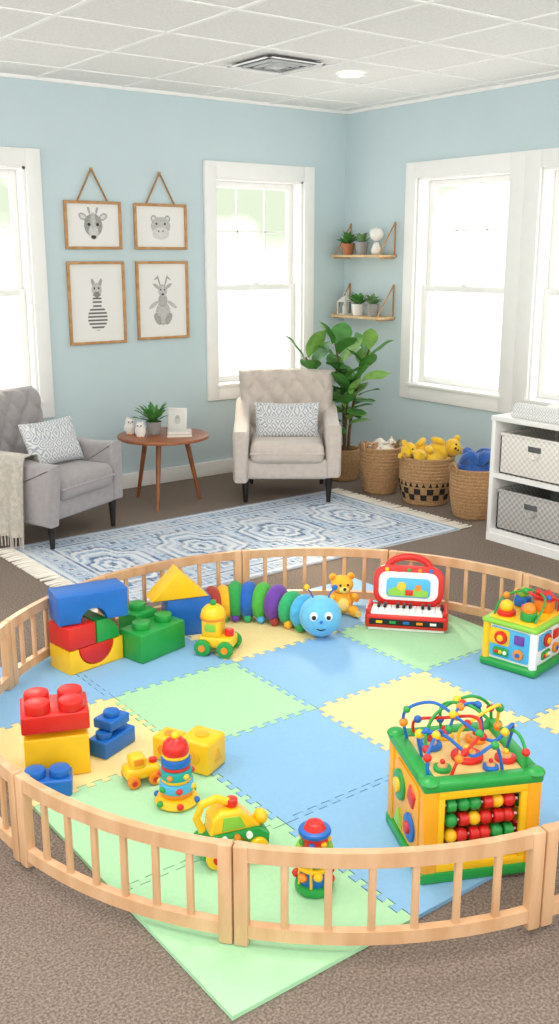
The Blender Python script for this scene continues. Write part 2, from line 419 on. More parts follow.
for k,(m,w,d) in enumerate(((mat('book_cover_tan','C8A98A',.6),.17,.12),(mat('book_cover_grey','D8D6D2',.6),.16,.115))):
    z=k*.02; b.bb(-w/2,w/2,-d/2,d/2,z,z+.003,m); b.bb(-w/2,w/2,-d/2,d/2,z+.017,z+.02,m); b.bb(-w/2+.002,w/2-.004,-d/2+.004,d/2-.004,z+.003,z+.017,CER); b.bb(-w/2,-w/2+.003,-d/2,d/2,z,z+.02,m)
b.done('stacked_books',tp(.115,-.06),YAW+8)
b=MB(); M=T((0,0,0),(-12,0,0)); b.X=M
w,h=.13,.165
for x0,x1,z0,z1 in ((-w/2,w/2,0,.016),(-w/2,w/2,h-.016,h),(-w/2,-w/2+.016,.016,h-.016),(w/2-.016,w/2,.016,h-.016)): b.bb(x0,x1,-.008,.008,z0,z1,CER,.002)
b.bb(-w/2+.016,w/2-.016,-.003,.005,.016,h-.016,PASS); b.surf(lambda u,v:((u-.5)*.07,-.0045,.082+(v-.5)*.09),30,38,ART,col=art([('f',0,0,.02,.03,0,.6),('f',0,.02,.012,.012,0,.45)],.07,.09))
b.X=Matrix.Identity(4); b.box((.04,.006,.13),(0,.05,.062),CER,rot=(20,0,0))
b.done('photo_frame',tp(.085,.10),YAW-6)

# ================================================================ RUG
RX0,RX1,RY0,RY1=-3.34,-.96,-2.26,-.96
rw,rh=RX1-RX0,RY1-RY0
def rugcol(u,v):
    x=(u-.5)*rw; y=(v-.5)*rh
    xq=round(x/.010)*.010; yq=round(y/.010)*.010
    d=min(rw/2-abs(x),rh/2-abs(y))
    wht=(.74,.77,.82); blu=(.11,.19,.34); mid=(.26,.39,.56); pale=(.50,.60,.73)
    c=wht
    if d<.02: c=mid
    elif d<.04: c=wht
    elif d<.15:
        s=(xq if rh/2-abs(y)<rw/2-abs(x) else yq); p=abs(((s/.10)%1)-.5)*2; q=abs(d-.095)/.05
        r=math.hypot(p,q)*(1+.25*math.cos(4*math.atan2(q,p)))
        c=blu if r<.35 else (wht if r<.55 else (mid if r<.85 else pale))
    elif d<.163: c=wht
    elif d<.178: c=blu
    elif d<.19: c=wht
    else:
        p=((xq/.58)%1-.5)*2; q=yq/.41
        th=math.atan2(q,p); m=(abs(p)+abs(q))*.55+.45*math.hypot(p,q)
        m*=1+.09*math.cos(8*th)
        k=int(m*10)
        c=[blu,wht,mid,wht,blu,pale,wht,mid,wht,blu,pale][min(k,10)]
        if m>.98:
            p2=((xq/.15)%1-.5)*2; q2=((yq/.15)%1-.5)*2
            r=math.hypot(p2,q2)*(1+.3*math.cos(4*math.atan2(q2,p2)))
            c=blu if r<.3 else (wht if r<.5 else (mid if r<.78 else pale))
    n=noise.noise(Vector((x*5,y*5,1)))*.5+noise.noise(Vector((x*40,y*14,5)))*.7+.26
    n=max(0,min(.8,n))
    return tuple(c[i]*(1-n)+(.73,.75,.78)[i]*n for i in range(3))
RUG=vcolmat('woven_rug',.95,.5,250)
b=MB()
b.surf(lambda u,v:((u-.5)*rw,(v-.5)*rh,.008),420,230,RUG,col=rugcol)
b.bb(-rw/2,rw/2,-rh/2,rh/2,.0005,.0075,mat('rug_backing','D8D8D6',.9))
FR=mat('rug_fringe','F3ECE0',.95,.05)
for sx in (-1,1):
    n=52
    for i in range(n):
        y=-rh/2+rh*(i+.5)/n; j=random.uniform(-.018,.018)
        b.tube([(sx*rw/2,y,.0075),(sx*(rw/2+.05),y+j*.5,.0075),(sx*(rw/2+.115),y+j,.0065)],[.007,.006,.005],FR,5)
b.done('area_rug',((RX0+RX1)/2,(RY0+RY1)/2,0))

# ================================================================ FIDDLE LEAF FIG
random.seed(11)
WICK=mat('wicker_brown','CBA377',.8,ns=70,hex2='A97E50',bump=.8,bs=130,stretch=(1,1,2.5))
WICKD=mat('wicker_black','221E1B',.8,.2,ns=80,bump=.8,bs=130)
def ribs(r0,r1,h,n,wall_=.014,amp=.004):
    p=[(0,0),(r0*.96,0)]
    for i in range(n*4+1):
        t=i/(n*4); r=r0+(r1-r0)*t+.02*math.sin(math.pi*t)*(r1/.18)
        p.append((r+amp*abs(math.sin(math.pi*t*n)),.004+t*(h-.004)))
    p+=[(r1-wall_,h),(r1-wall_-.004,h*.5),(r0-wall_,.02),(0,.02)]
    return p
b=MB(); b.lathe(ribs(.10,.125,.24,12),WICK,seg=32); b.cyl(.11,.01,(0,0,.2),SOIL)
BARK=mat('bark','6B5238',.8,.2,ns=30)
stems=[]
for k,(dx,dy,h,bx,by) in enumerate(((0,0,1.02,-.08,.0),(.03,.02,.98,.14,-.02),(-.03,.01,.92,-.27,-.02),(.0,-.02,.72,.02,-.10))):
    pts=[(dx+bx*t*t,dy+by*t*t,.2+(h-.2)*t) for t in [i/8 for i in range(9)]]
    b.tube(pts,[.013*(1-.5*i/8) for i in range(9)],BARK,8); stems.append(pts)
for si,pts in enumerate(stems):
    nl=15
    for i in range(nl):
        t=.38+.62*i/(nl-1); k=min(int(t*8),7); f=t*8-k
        p=Vector(pts[k]).lerp(Vector(pts[k+1]),f); a=i*137.5+si*50
        el=10+65*(i/nl)+random.uniform(-12,12)
        L=random.uniform(.17,.25)
        b.leaf(Matrix.Translation(p)@T((0,0,0),(0,0,a))@T((0,.03,0),(el,random.uniform(-15,15),0)),L,L*.66,random.choice((LEAF,LEAF,LEAF2)),droop=.28,fold=.15,n=9)
        b.tube([p,p+Matrix.Rotation(rad(a),3,'Z')@Vector((0,.035,.01))],.003,LEAF2,5)
b.done('fiddle_leaf_fig',G(.49,7.34),YAW,angle=1.2)

# ================================================================ BASKETS
def basket(name,loc,r0,r1,h,pattern=False,handles=True,fill=None,yaw=0):
    b=MB(); b.lathe(ribs(r0,r1,h,14),WICK,seg=40)
    if pattern:
        n=26
        for row in range(2):
            for i in range(n):
                if (i+row)%2: continue
                a0=2*math.pi*i/n; a1=2*math.pi*(i+1)/n; z0=h*(.14+.13*row); z1=z0+h*.13
                def fn(u,v):
                    a=a0+(a1-a0)*u; z=z0+(z1-z0)*v; t=z/h; r=r0+(r1-r0)*t+.02*math.sin(math.pi*t)*(r1/.18)+.0065
                    return (r*math.cos(a),r*math.sin(a),z)
                b.surf(fn,3,2,WICKD)
        for zz in (.47,):
            t=zz; r=r0+(r1-r0)*t+.02*math.sin(math.pi*t)*(r1/.18)+.004
            for i in range(0,n): 
                a=2*math.pi*(i+.5)/n; b.prism([(-.012,0),(.012,0),(0,.03)],.006,WICKD,M=T((r*math.cos(a),r*math.sin(a),h*t-.01),(0,0,math.degrees(a)+90)))
    b.torus(r1-.002,.010,(0,0,h),WICK,seg=40,ts=8)
    if handles:
        for a in (20,200):
            M=T((0,0,0),(0,0,a))@T((r1+.006,0,h-.01),(90,0,90))
            b.tube([(.045*math.cos(t),.05*math.sin(t),0) for t in [math.pi*i/10 for i in range(11)]],.009,WICK,8,M=M)
    if fill: fill(b,r1,h)
    return b.done(name,loc,yaw)
PLY=mat('plush_yellow','F2C21E',.95,.1,ns=30,bump=.6,bs=120,sheen=.5); PLB=mat('plush_blue','1C57A8',.95,.15,ns=30,bump=.6,bs=120,sheen=.5)
PLW=mat('plush_cream','E9E0D2',.95,.06,ns=30,bump=.6,bs=120,sheen=.5); PLT=mat('plush_tan','B98E68',.95,.08,ns=30,bump=.6,bs=120)
def plush(b,c,s,m,m2,rot):
    M0=b.X; b.X=M0@T(c,rot,(s,s,s))
    b.sph(.09,(0,0,0),m,sc=(1,.85,1.15)); b.sph(.07,(0,-.02,.14),m,sc=(1.05,.95,.95)); b.sph(.03,(0,-.08,.125),m2,sc=(1,.8,.8),seg=12,n=8)
    for sx in (-1,1):
        b.sph(.027,(sx*.055,-.01,.2),m,sc=(1,.6,1),seg=12,n=8); b.sph(.035,(sx*.095,-.03,.04),m,sc=(.8,.9,1.7),rot=(20,sx*-40,0),seg=12,n=8)
        b.sph(.04,(sx*.06,-.08,-.07),m,sc=(.9,1.6,.9),seg=12,n=8); b.sph(.008,(sx*.025,-.085,.155),BLK,seg=8,n=6)
    b.sph(.011,(0,-.107,.132),BLK,seg=8,n=6); b.X=M0
def cloth(b,r,h,m,seed,amp=.05):
    def fn(u,v):
        a=u*2*math.pi; rr=r*(v); n=noise.noise(Vector((math.cos(a)*rr*14+seed,math.sin(a)*rr*14,seed)))
        z=h+.01+.09*(1-(v)**2)+amp*n*(1-v*.4)-(.03*v)
        return (rr*math.cos(a)*(1+.05*n),rr*math.sin(a),z)
    b.surf(fn,48,16,m)
def f1(b,r,h):
    cloth(b,r-.02,h-.05,PLW,2); plush(b,(.03,0,h-.01),.42,PLW,PLT,(0,50,30)); plush(b,(-.05,-.02,h-.01),.4,PLT,PLW,(0,-60,10))
def f2(b,r,h):
    cloth(b,r-.02,h-.03,PLY,5,.06); plush(b,(.06,-.0,h+.02),.85,PLY,PLY,(-20,70,-10)); plush(b,(-.05,.02,h+.02),.8,PLY,PLY,(10,-75,20)); plush(b,(-.02,-.07,h),.6,PLY,PLY,(60,0,-40))
def f3(b,r,h):
    cloth(b,r-.02,h-.01,PLB,9,.08)
    for k in range(4):
        a=k*1.6; b.tube([(math.cos(a+t*1.4)*(r*.5+.02*math.sin(t*5+k)),math.sin(a+t*1.4)*r*.5,h+.035+.05*math.sin(t*math.pi)) for t in [i/10 for i in range(11)]],[.02+.02*math.sin(math.pi*i/10) for i in range(11)],PLB,10)
basket('wicker_basket',G(.725,6.93),.115,.145,.325,fill=f1,yaw=YAW)
basket('wicker_basket',G(1.01,6.62),.15,.18,.32,True,fill=f2,yaw=YAW)
basket('wicker_basket',G(1.27,6.24),.13,.158,.32,fill=f3,yaw=YAW)

# ================================================================ WHITE CUBBY SHELF
b=MB(); x0,x1=-.985,-.40; y1=-2.49; y0=-3.69; H=.75; t=.028
b.bb(x0,x1,y0,y1,0.0,.05,PAINTW); b.bb(x0-.004,x1,y0-.005,y1+.005,H-t,H,PAINTW,.003)
b.bb(x0+.004,x1,y0,y1,.05,.05+t,PAINTW); b.bb(x0+.004,x1,y0,y1,.385,.385+t,PAINTW)
for yy in (y1-t,-3.09-t/2,y0): b.bb(x0,x1,yy,yy+t,.05,H-t,PAINTW,.002)
b.bb(x1-.012,x1,y0,y1,.05,H-t,PAINTW)
b.done('white_cubby_shelf')
def wm(name,c1,c2):
    m=mat(name,c1,.85,bump=.0); nt=m.node_tree; bs=nt.nodes['Principled BSDF']
    tc=nt.nodes.new('ShaderNodeTexCoord'); mp=nt.nodes.new('ShaderNodeMapping'); mp.inputs['Scale'].default_value=(1,1,1)
    nt.links.new(tc.outputs['Object'],mp.inputs[0])
    ck=nt.nodes.new('ShaderNodeTexChecker'); ck.inputs['Scale'].default_value=55; ck.inputs['Color1'].default_value=lin(c1); ck.inputs['Color2'].default_value=lin(c2)
    nt.links.new(mp.outputs[0],ck.inputs['Vector']); nt.links.new(ck.outputs['Color'],bs.inputs['Base Color'])
    bp=nt.nodes.new('ShaderNodeBump'); bp.inputs['Strength'].default_value=.4; bp.inputs['Distance'].default_value=.004
    nt.links.new(ck.outputs['Fac'],bp.inputs['Height']); nt.links.new(bp.outputs[0],bs.inputs['Normal']); return m
WBIN=wm('white_wicker','F4F1EC','DEDAD4'); GBIN=wm('grey_wicker','C4C3C1','A6A4A2')
def bin_(yc,z0,m):
    b=MB(); w,h,d=.50,.245,.5
    b.box((d,w,.012),(0,0,.006),m); 
    for sx in (-1,1):
        b.box((.016,w,h),(sx*(d/2-.008),0,h/2),m,bev=.004); b.box((d,.016,h),(0,sx*(w/2-.008),h/2),m,bev=.004)
        b.box((.022,w+.006,.02),(sx*(d/2-.008),0,h-.01),m,bev=.006); b.box((d,.022,.02),(0,sx*(w/2-.008),h-.01),m,bev=.006)
    b.prism([(-.045,-.016),(.045,-.016),(.045,.016),(-.045,.016)],.006,VD,M=T((-d/2-.001,0,h*.72),(0,0,90)),bev=.002)
    b.torus(.04,.006,(-d/2-.004,0,h*.66),m,rot=(90,0,90),a0=180,a1=360,seg=16,ts=6)
    b.done('woven_storage_bin',(-.985+.01+d/2,yc,z0))
bin_(-2.80,.079,GBIN); bin_(-2.80,.414,WBIN); bin_(-3.38,.079,WBIN); bin_(-3.38,.414,GBIN)
CP=patmat('changing_pad_cover','F2F2F0','CDD0D5',22)
b=MB(); b.box((.50,.85,.04),(0,0,.02),CP,bev=.016,seg=3)
for sx in (-1,1): b.box((.085,.85,.085),(sx*.207,0,.0425),CP,bev=.034,seg=4)
b.done('changing_pad',(-.71,-3.02,H))

# ================================================================ WALL SHELVES
SHW=mat('shelf_oak','E0C197',.5,ns=14,hex2='CFAB7B',stretch=(8,1,1))
def wshelf(z):
    b=MB(); b.bb(-.19,-.002,-.62,-.06,-.02,0,SHW,.003)
    for y in (-.085,-.595):
        b.tube([(-.008,y,.235),(-.175,y,-.005)],.006,OAK,6); b.tube([(-.008,y,.235),(-.008,y,-.005)],.006,OAK,6)
        b.tube([(-.008,y,-.024),(-.175,y,-.024)],.006,OAK,6); b.sph(.009,(-.010,y,.235),OAK,seg=8,n=6)
    b.done('wall_shelf',(0,0,z))
wshelf(1.655); wshelf(1.19)
potted('potted_plant',(-.12,-.18,1.6555),.055,.085,TERR,LEAF,30,.11,.036,55,21)
potted('potted_plant',(-.12,-.345,1.6555),.052,.095,GPOT,LEAFS,20,.10,.034,50,22)
b=MB(); b.lathe([(0,0),(.03,0),(.042,.03),(.03,.065),(.02,.08),(.022,.09),(0,.088)],CER)
for i in range(12):
    a=i*30; b.leaf(T((0,0,.10))@T((0,0,0),(0,0,a))@T((0,0,0),(20+30*(i%2)+20,0,0)),.09,.06,CER,droop=-.4,fold=.5)
b.sph(.054,(0,0,.15),CER,sc=(1,1,.9)); b.done('white_flower_vase',(-.11,-.50,1.6555),angle=1.2)
b=MB(); b.bb(-.045,.045,-.045,.045,0,.008,CER); b.bb(-.045,.045,-.045,.045,.10,.108,CER)
for sx in (-1,1):
    for sy in (-1,1): b.bb(sx*.041-.004,sx*.041+.004,sy*.041-.004,sy*.041+.004,.008,.10,CER)
b.cyl(.055,.035,(0,0,.108),CER,r2=.012,seg=4,rot=(0,0,45)); b.torus(.016,.003,(0,0,.155),CER,rot=(90,0,0),seg=14,ts=6); b.cyl(.02,.06,(0,0,.008),PASS)
b.done('white_lantern',(-.11,-.145,1.1905))
potted('potted_plant',(-.12,-.315,1.1905),.055,.09,CER,LEAF,30,.115,.038,55,23)
potted('potted_plant',(-.12,-.485,1.1905),.05,.095,GPOT,LEAFS,24,.095,.034,58,24)

# ================================================================ PLAY MAT
MG=mat('foam_green','A8D8AA',.75,.02,ns=60,bump=.15,bs=350); MB_=mat('foam_blue','86B6DC',.75,.02,ns=60,bump=.15,bs=350); MY=mat('foam_yellow','EFD998',.75,.02,ns=60,bump=.15,bs=350)
MX=[-4.378+.563*i for i in range(5)]; MYL=[-4.759+.541*j for j in range(5)]
cols={(0,0):MG,(0,1):MG,(0,2):MY,(0,3):MB_,(1,0):MB_,(1,1):MB_,(1,2):MG,(1,3):MB_,(2,0):MB_,(2,1):MY,(2,2):MB_,(2,3):MY,(3,0):MY,(3,1):MB_,(3,2):MG,(3,3):MB_}
def edge(p,q,teeth):
    p=Vector(p);q=Vector(q)
    if not teeth: return [p]
    d=q-p; n=Vector((-d.y,d.x)).normalized(); pts=[p]; N=9
    for k in range(N):
        for s,a in ((.29,0),(.17,.022),(.83,.022),(.71,0)):
            pts.append(p+d*(.055+.89*(k+s)/N)+n*a)
    return pts
MT=.012
b=MB()
def E(a,bb_,teeth):
    if (a[0],a[1])<(bb_[0],bb_[1]): return edge(a,bb_,teeth)
    r=edge(bb_,a,teeth); return [Vector(a)]+r[1:][::-1]
for i in range(4):
    for j in range(4):
        x0,x1=MX[i],MX[i+1]; y0,y1=MYL[j],MYL[j+1]
        sides=[E((x0,y0),(x1,y0),j>0),E((x1,y0),(x1,y1),i<3),E((x1,y1),(x0,y1),j<3),E((x0,y1),(x0,y0),i>0)]
        cx,cy=(x0+x1)/2,(y0+y1)/2; k=.9935
        bm=bmesh.new(); q=.05
        inn=[bm.verts.new((px,py,0)) for px,py in ((x0+q,y0+q),(x1-q,y0+q),(x1-q,y1-q),(x0+q,y1-q))]
        ov=[[bm.verts.new((cx+(p.x-cx)*k,cy+(p.y-cy)*k,0)) for p in sd] for sd in sides]
        fs=[bm.faces.new(inn)]
        for e in range(4):
            nxt=ov[(e+1)%4][0]
            fs.append(bm.faces.new(ov[e]+[nxt,inn[(e+1)%4],inn[e]]))
        r=bmesh.ops.extrude_face_region(bm,geom=fs)
        for g in r['geom']:
            if isinstance(g,bmesh.types.BMVert): g.co.z=MT
        bmesh.ops.triangulate(bm,faces=[f for f in bm.faces if len(f.verts)>4],ngon_method='EAR_CLIP')
        b.addbm(bm,cols[(i,j)])
b.done('foam_play_mat',(0,0,.001),0,angle=.3)
MZ=MT+.0015

# ================================================================ PLAYPEN
pc=G(.17,3.30); R=1.25; PH=.275
angs=[-103,-67.5,-30.7,6.1,43,73.7,106.4,138.8,167.8,196.8,225.2,257]
b=MB()
def arc(a0,a1,r0,r1,z0,z1,n=12):
    vs=[];fs=[]
    for i in range(n+1):
        a=rad(a0+(a1-a0)*i/n); c,s=math.cos(a),math.sin(a)
        vs+=[(r0*c,r0*s,z0),(r1*c,r1*s,z0),(r1*c,r1*s,z1),(r0*c,r0*s,z1)]
    for i in range(n):
        o=i*4
        for k in range(4):
            l=(k+1)%4; fs.append([o+k,o+l,o+4+l,o+4+k])
    fs.append([3,2,1,0]); o=n*4; fs.append([o,o+1,o+2,o+3])
    bm=bmesh.new(); V=[bm.verts.new(v) for v in vs]
    for f in fs: bm.faces.new([V[i] for i in f])
    es=[e for e in bm.edges if e.calc_face_angle(0)>.8]
    bmesh.ops.bevel(bm,geom=es,offset=.004,segments=2,affect='EDGES',profile=.5)
    b.addbm(bm,WOOD)
for a0,a1 in zip(angs,angs[1:]):
    pw=.036; pa=math.degrees(pw/2/R); g=math.degrees(.0015/R)
    A0=a0+pa+g; A1=a1-pa-g
    arc(A0,A1,R-.012,R+.012,PH-.042,PH-.002); arc(A0,A1,R-.012,R+.012,.022,.058)
    for a in (A0,A1):
        b.box((.032,pw,PH-.0),(R*math.cos(rad(a)),R*math.sin(rad(a)),PH/2),WOOD,rot=(0,0,a),bev=.005,seg=2)
    n=6
    for k in range(1,n+1):
        a=A0+(A1-A0)*k/(n+1)
        b.box((.014,.019,PH-.09),(R*math.cos(rad(a)),R*math.sin(rad(a)),PH/2),WOOD,rot=(0,0,a),bev=.004,seg=2)
b.done('wooden_playpen',Vector((pc.x,pc.y,.0145)),YAW)

# ================================================================ TOYS
def studs(b,x0,y0,nx,ny,sp,z,m,r=.026,h=.024,spy=None):
    spy=spy or sp
    for i in range(nx):
        for j in range(ny): b.cyl(r,h,(x0+(i-(nx-1)/2)*sp,y0+(j-(ny-1)/2)*spy,z),m,bev=.005,seg=24)
def blk(name,XY,yaw,size,m,nx,ny,z=0,r=.026,h=.024):
    b=MB(); b.box(size,(0,0,size[2]/2),m,bev=.006,seg=3)
    studs(b,0,0,nx,ny,size[0]/nx,size[2]-.001,m,r,h,size[1]/ny); b.done(name,G(XY[0],XY[1],MZ+z),YAW+yaw)
ya=45
def arcpts(cx,cz,r,a0,a1,n=14): return [(cx+r*math.cos(rad(a0+(a1-a0)*i/n)),cz+r*math.sin(rad(a0+(a1-a0)*i/n))) for i in range(n+1)]
sc_=(-.80,3.81)
b=MB(); w=.26
b.prism([(-w/2,0),(w/2,0),(w/2,.10)]+arcpts(0.0,.10,.085,0,-180)+[(-w/2,.10)],.15,YEL,bev=.004); b.done('yellow_cradle_block',G(*sc_,MZ),YAW+ya)
b=MB(); b.prism(arcpts(0,0,.082,0,-180),.15,RED,bev=.003); b.done('red_half_round_block',G(*sc_,MZ+.1015),YAW+ya)
b=MB(); b.box((.13,.15,.095),(0,0,.0475),RED,bev=.006); b.done('red_cube_block',G(sc_[0]-.046,sc_[1]-.046,MZ+.103),YAW+ya)
b=MB(); b.prism([(-.055,0),(.055,0)]+arcpts(-.055,0,.11,0,60,10)[1:]+[(-.055,.095)],.15,GRN,bev=.004); b.done('green_quarter_round_block',G(sc_[0]+.042,sc_[1]+.042,MZ+.103),YAW+ya)
b=MB(); b.prism([(-.145,0),(-.055,0)]+arcpts(0,0,.055,180,0)[1:]+[(.145,0),(.145,.12),(-.145,.12)],.15,BLU,bev=.005)
o=b.done('blue_arch_block',G(sc_[0]+.015,sc_[1]+.005,MZ+.203),YAW+28)
g0=(-.54,3.92)
blk('green_building_block',g0,50,(.25,.14,.125),GRN,2,1,0,.038,.032)
blk('green_building_block',(g0[0]-.08,g0[1]+.12),50,(.12,.12,.15),GRN,1,1,0,.036,.03)
b=MB(); b.prism([(-.13,0),(.13,0),(0,.13)],.12,YEL,bev=.006); b.done('yellow_triangle_block',G(-.455,4.14,MZ+.1765),YAW+20)
b=MB(); b.box((.20,.12,.175),(0,0,.0875),BLU,bev=.006); b.done('blue_building_block',G(-.42,4.16,MZ),YAW+20)
blk('yellow_building_block',(-.735,2.945),15,(.205,.15,.14),YEL,2,1,0,.03,.02)
blk('red_building_block',(-.735,2.945),15,(.215,.16,.062),RED,2,2,.161,.041,.034)
blk('blue_building_block',(-.73,2.79),10,(.15,.09,.055),BLU,2,1,0,.033,.026)
blk('blue_building_block',(-.575,3.07),60,(.16,.08,.06),BLU,2,1,0,.028,.022)
blk('blue_building_block',(-.575,3.08),60,(.10,.08,.035),BLU,1,1,.083,.028,.02)

# --- caterpillar
cp=[(-.31,4.30),(-.26,4.318),(-.205,4.325),(-.145,4.32),(-.08,4.305),(-.015,4.275),(.05,4.235),(.105,4.19)]
FELT=[mat('felt_%d'%i,h,.9,.08,ns=40,bump=.4,bs=200,sheen=.15) for i,h in enumerate(['A83A2E','F0B41E','2B9E4A','1F63C0','49B03C','6E3FA4','2DAA6A','4FB0E2'])]
b=MB()
for k,(x,y) in enumerate(cp):
    nx,ny=cp[min(k+1,7)]; px,py=cp[max(k-1,0)]; a=math.degrees(math.atan2(ny-py,nx-px))
    r=.072+.008*(k in(2,3,4,5))
    b.sph(r+.008,(x,y-4.2,r+.009),FELT[k],sc=(.55,1,1),rot=(0,0,a),seg=24,n=14)
    b.sph(.02,(x+.02*math.sin(rad(a)),y-4.2-r*.7,.020),FELT[(k+3)%8],seg=10,n=8)
HB2=mat('felt_head','6CBDE6',.85,.05,ns=40,bump=.3,bs=200,sheen=.15)
hx,hy=.18,-.10; b.sph(.094,(hx,hy,.093),HB2,sc=(1,.95,.98),seg=28,n=18)
for sx in (-1,1):
    b.sph(.018,(hx+sx*.032,hy-.080,.118),WHT,sc=(1,.6,1.2),seg=12,n=8); b.sph(.010,(hx+sx*.032,hy-.090,.117),BLK,seg=10,n=8)
    b.tube([(hx+sx*.03,hy,.17),(hx+sx*.045,hy,.205),(hx+sx*.06,hy-.005,.222)],.004,BLU,6); b.sph(.013,(hx+sx*.062,hy-.005,.228),YEL if sx<0 else BLU,seg=10,n=8)
b.sph(.007,(hx,hy-.093,.098),BLU,seg=8,n=6)
b.tube([(hx+.035*math.cos(t),hy-.086+.012*abs(math.cos(t)),.085+.028*math.sin(t)) for t in [math.pi+math.pi*i/12 for i in range(13)]],.003,BLK,6)
b.done('plush_caterpillar',G(0,4.2,MZ+.001),YAW)

# --- small orange bear
TD=mat('teddy_orange','FAB52C',.8,.06,ns=40,bump=.3,bs=160,sheen=.1); TD2=mat('teddy_yellow','FFE07A',.8,.05)
b=MB(); b.sph(.054,(0,0,.062),TD,sc=(1.05,.9,1.15)); b.sph(.034,(0,-.03,.06),TD2,sc=(1,.6,1.2)); b.sph(.049,(0,-.008,.147),TD,sc=(1.1,.95,.95)); b.sph(.022,(0,-.048,.135),TD2,sc=(1.1,.7,.8),seg=12,n=8)
for sx in (-1,1):
    b.sph(.019,(sx*.043,0,.183),TD,sc=(1,.6,1),seg=12,n=8); b.sph(.011,(sx*.043,-.01,.183),ORG,sc=(1,.4,1),seg=10,n=6)
    b.sph(.02,(sx*.060,-.025,.085),TD,sc=(.9,1,1.8),rot=(40,sx*-35,0),seg=12,n=8); b.sph(.026,(sx*.047,-.05,.026),TD,sc=(.95,1.6,1),rot=(0,0,sx*20),seg=12,n=8)
    b.cyl(.015,.004,(sx*.060,-.089,.026),TD2,rot=(90,0,0),seg=12); b.sph(.006,(sx*.018,-.051,.158),BLK,seg=8,n=6)
b.sph(.008,(0,-.064,.142),BLK,seg=8,n=6)
b.done('toy_bear',G(.29,4.38,MZ),YAW+10)

# --- toy piano
b=MB()
def rrect(w,z0,z1,r,n=6):
    p=[]
    for cx,cz,a in ((w/2-r,z0+r,-90),(w/2-r,z1-r,0),(-w/2+r,z1-r,90),(-w/2+r,z0+r,180)): p+=arcpts(cx,cz,r,a,a+90,n)
    return p
b.box((.37,.175,.065),(0,0,.045),RED,bev=.014,seg=3)
b.box((.34,.15,.014),(0,0,.007),WHT,bev=.003)
b.box((.32,.085,.012),(0,-.036,.081),WHT,bev=.003)
for i in range(11):
    x=-.155+.31*(i+.5)/11; b.box((.0262,.08,.012),(x,-.037,.090),WHT,bev=.002)
    if i not in (2,6,9): b.box((.014,.045,.014),(x+.014,-.018,.102),BLK,bev=.002)
b.box((.33,.004,.028),(0,-.088,.045),BLK,bev=.001)
for i in range(5): b.box((.028,.003,.012),(-.12+i*.06,-.0905,.045),(YEL,GRN,BLU,ORG,WHT)[i],bev=.001)
for sx in (-1,1): b.box((.022,.14,.025),(sx*.172,-.01,.088),RED,bev=.008)
b.X=T((0,.045,.08),(-14,0,0))
b.prism(rrect(.32,0,.185,.06),.04,RED,bev=.008); b.prism(rrect(.27,.025,.155,.04),.006,WHT,loc=(0,-.021,0),bev=.002)
b.prism(rrect(.20,.04,.128,.02),.006,SKY,loc=(0,-.025,0),bev=.002)
b.prism([(-.09,.045),(.09,.045),(.09,.07),(.04,.085),(0,.07),(-.05,.09),(-.09,.07)],.004,LIM,loc=(0,-.0285,0))
b.cyl(.02,.004,(-.03,-.028,.09),YEL,rot=(90,0,0)); b.cyl(.015,.004,(.045,-.028,.085),ORG,rot=(90,0,0)); b.box((.035,.004,.025),(.005,-.031,.062),RED,bev=.001)
for i,m in enumerate((YEL,RED,GRN,ORG,BLU)): b.cyl(.009,.008,(-.10+.05*i,-.024,.165),m,rot=(90,0,0),seg=14)
b.tube([(.10*math.cos(t),0,.165+.06*math.sin(t)) for t in [math.pi*i/14 for i in range(15)]],.016,RED,10)
b.X=Matrix.Identity(4)
b.done('toy_piano',G(.58,4.225,MZ),YAW-10)

# --- toy tractor with rounded cab
b=MB()
b.box((.15,.10,.05),(0,0,.055),YEL,bev=.014,seg=3); b.box((.085,.09,.085),(-.02,0,.115),YEL,bev=.016,seg=3)
b.lathe([(.0,0),(.052,0),(.055,.012),(.048,.035),(.03,.052),(0,.058)],YEL,(-.02,0,.155),seg=24)
b.cyl(.056,.012,(-.02,0,.150),ORG,seg=24,bev=.004)
b.box((.055,.094,.04),(-.02,0,.120),LIM,bev=.008); b.cyl(.02,.03,(.05,0,.078),RED,seg=14,bev=.004); b.cyl(.013,.02,(-.02,0,.21),GRN,seg=12,bev=.003)
for x in (-.05,.05):
    for sy in (-1,1):
        b.cyl(.036,.022,(x,sy*.05,.036),GRN,rot=(90 if sy<0 else -90,0,0),seg=18,bev=.005)
        b.cyl(.015,.026,(x,sy*.05,.036),ORG,rot=(90 if sy<0 else -90,0,0),seg=12)
b.done('toy_tractor',G(-.262,3.92,MZ),YAW-15)

# --- yellow shape cubes
def shapecube(name,XY,yaw,s,m,m2,m3):
    b=MB(); b.box((s,s,s),(0,0,s/2),m,bev=s*.1,seg=4)
    b.cyl(s*.22,.005,(0,-s/2+.001,s/2),m2,rot=(90,0,0),seg=20,bev=.001); b.prism([(-s*.2,-s*.17),(s*.2,-s*.17),(0,s*.2)],.006,m3,M=T((s/2+.001,0,s/2),(0,0,90)))
    b.cyl(s*.2,.005,(0,0,s-.001),m2,seg=16,bev=.001); b.box((.006,s*.35,s*.35),(-s/2,0,s/2),m3)
    b.done(name,G(XY[0],XY[1],MZ),YAW+yaw)
YEL2=mat('plastic_yellow_deep','E8AC18',.35,.04)
shapecube('shape_sorter_cube',(-.255,2.945),-28,.115,YEL,YEL2,YEL2)
shapecube('shape_sorter_cube',(-.37,3.01),-28,.085,YEL,ORG,YEL2)
b=MB(); b.X=T(sc=(1.15,1.15,1.15)); b.box((.10,.06,.035),(0,0,.036),YEL,bev=.012,seg=3); b.box((.045,.05,.04),(-.012,0,.065),YEL,bev=.012,seg=3); b.box((.03,.052,.02),(-.012,0,.07),ORG,bev=.004)
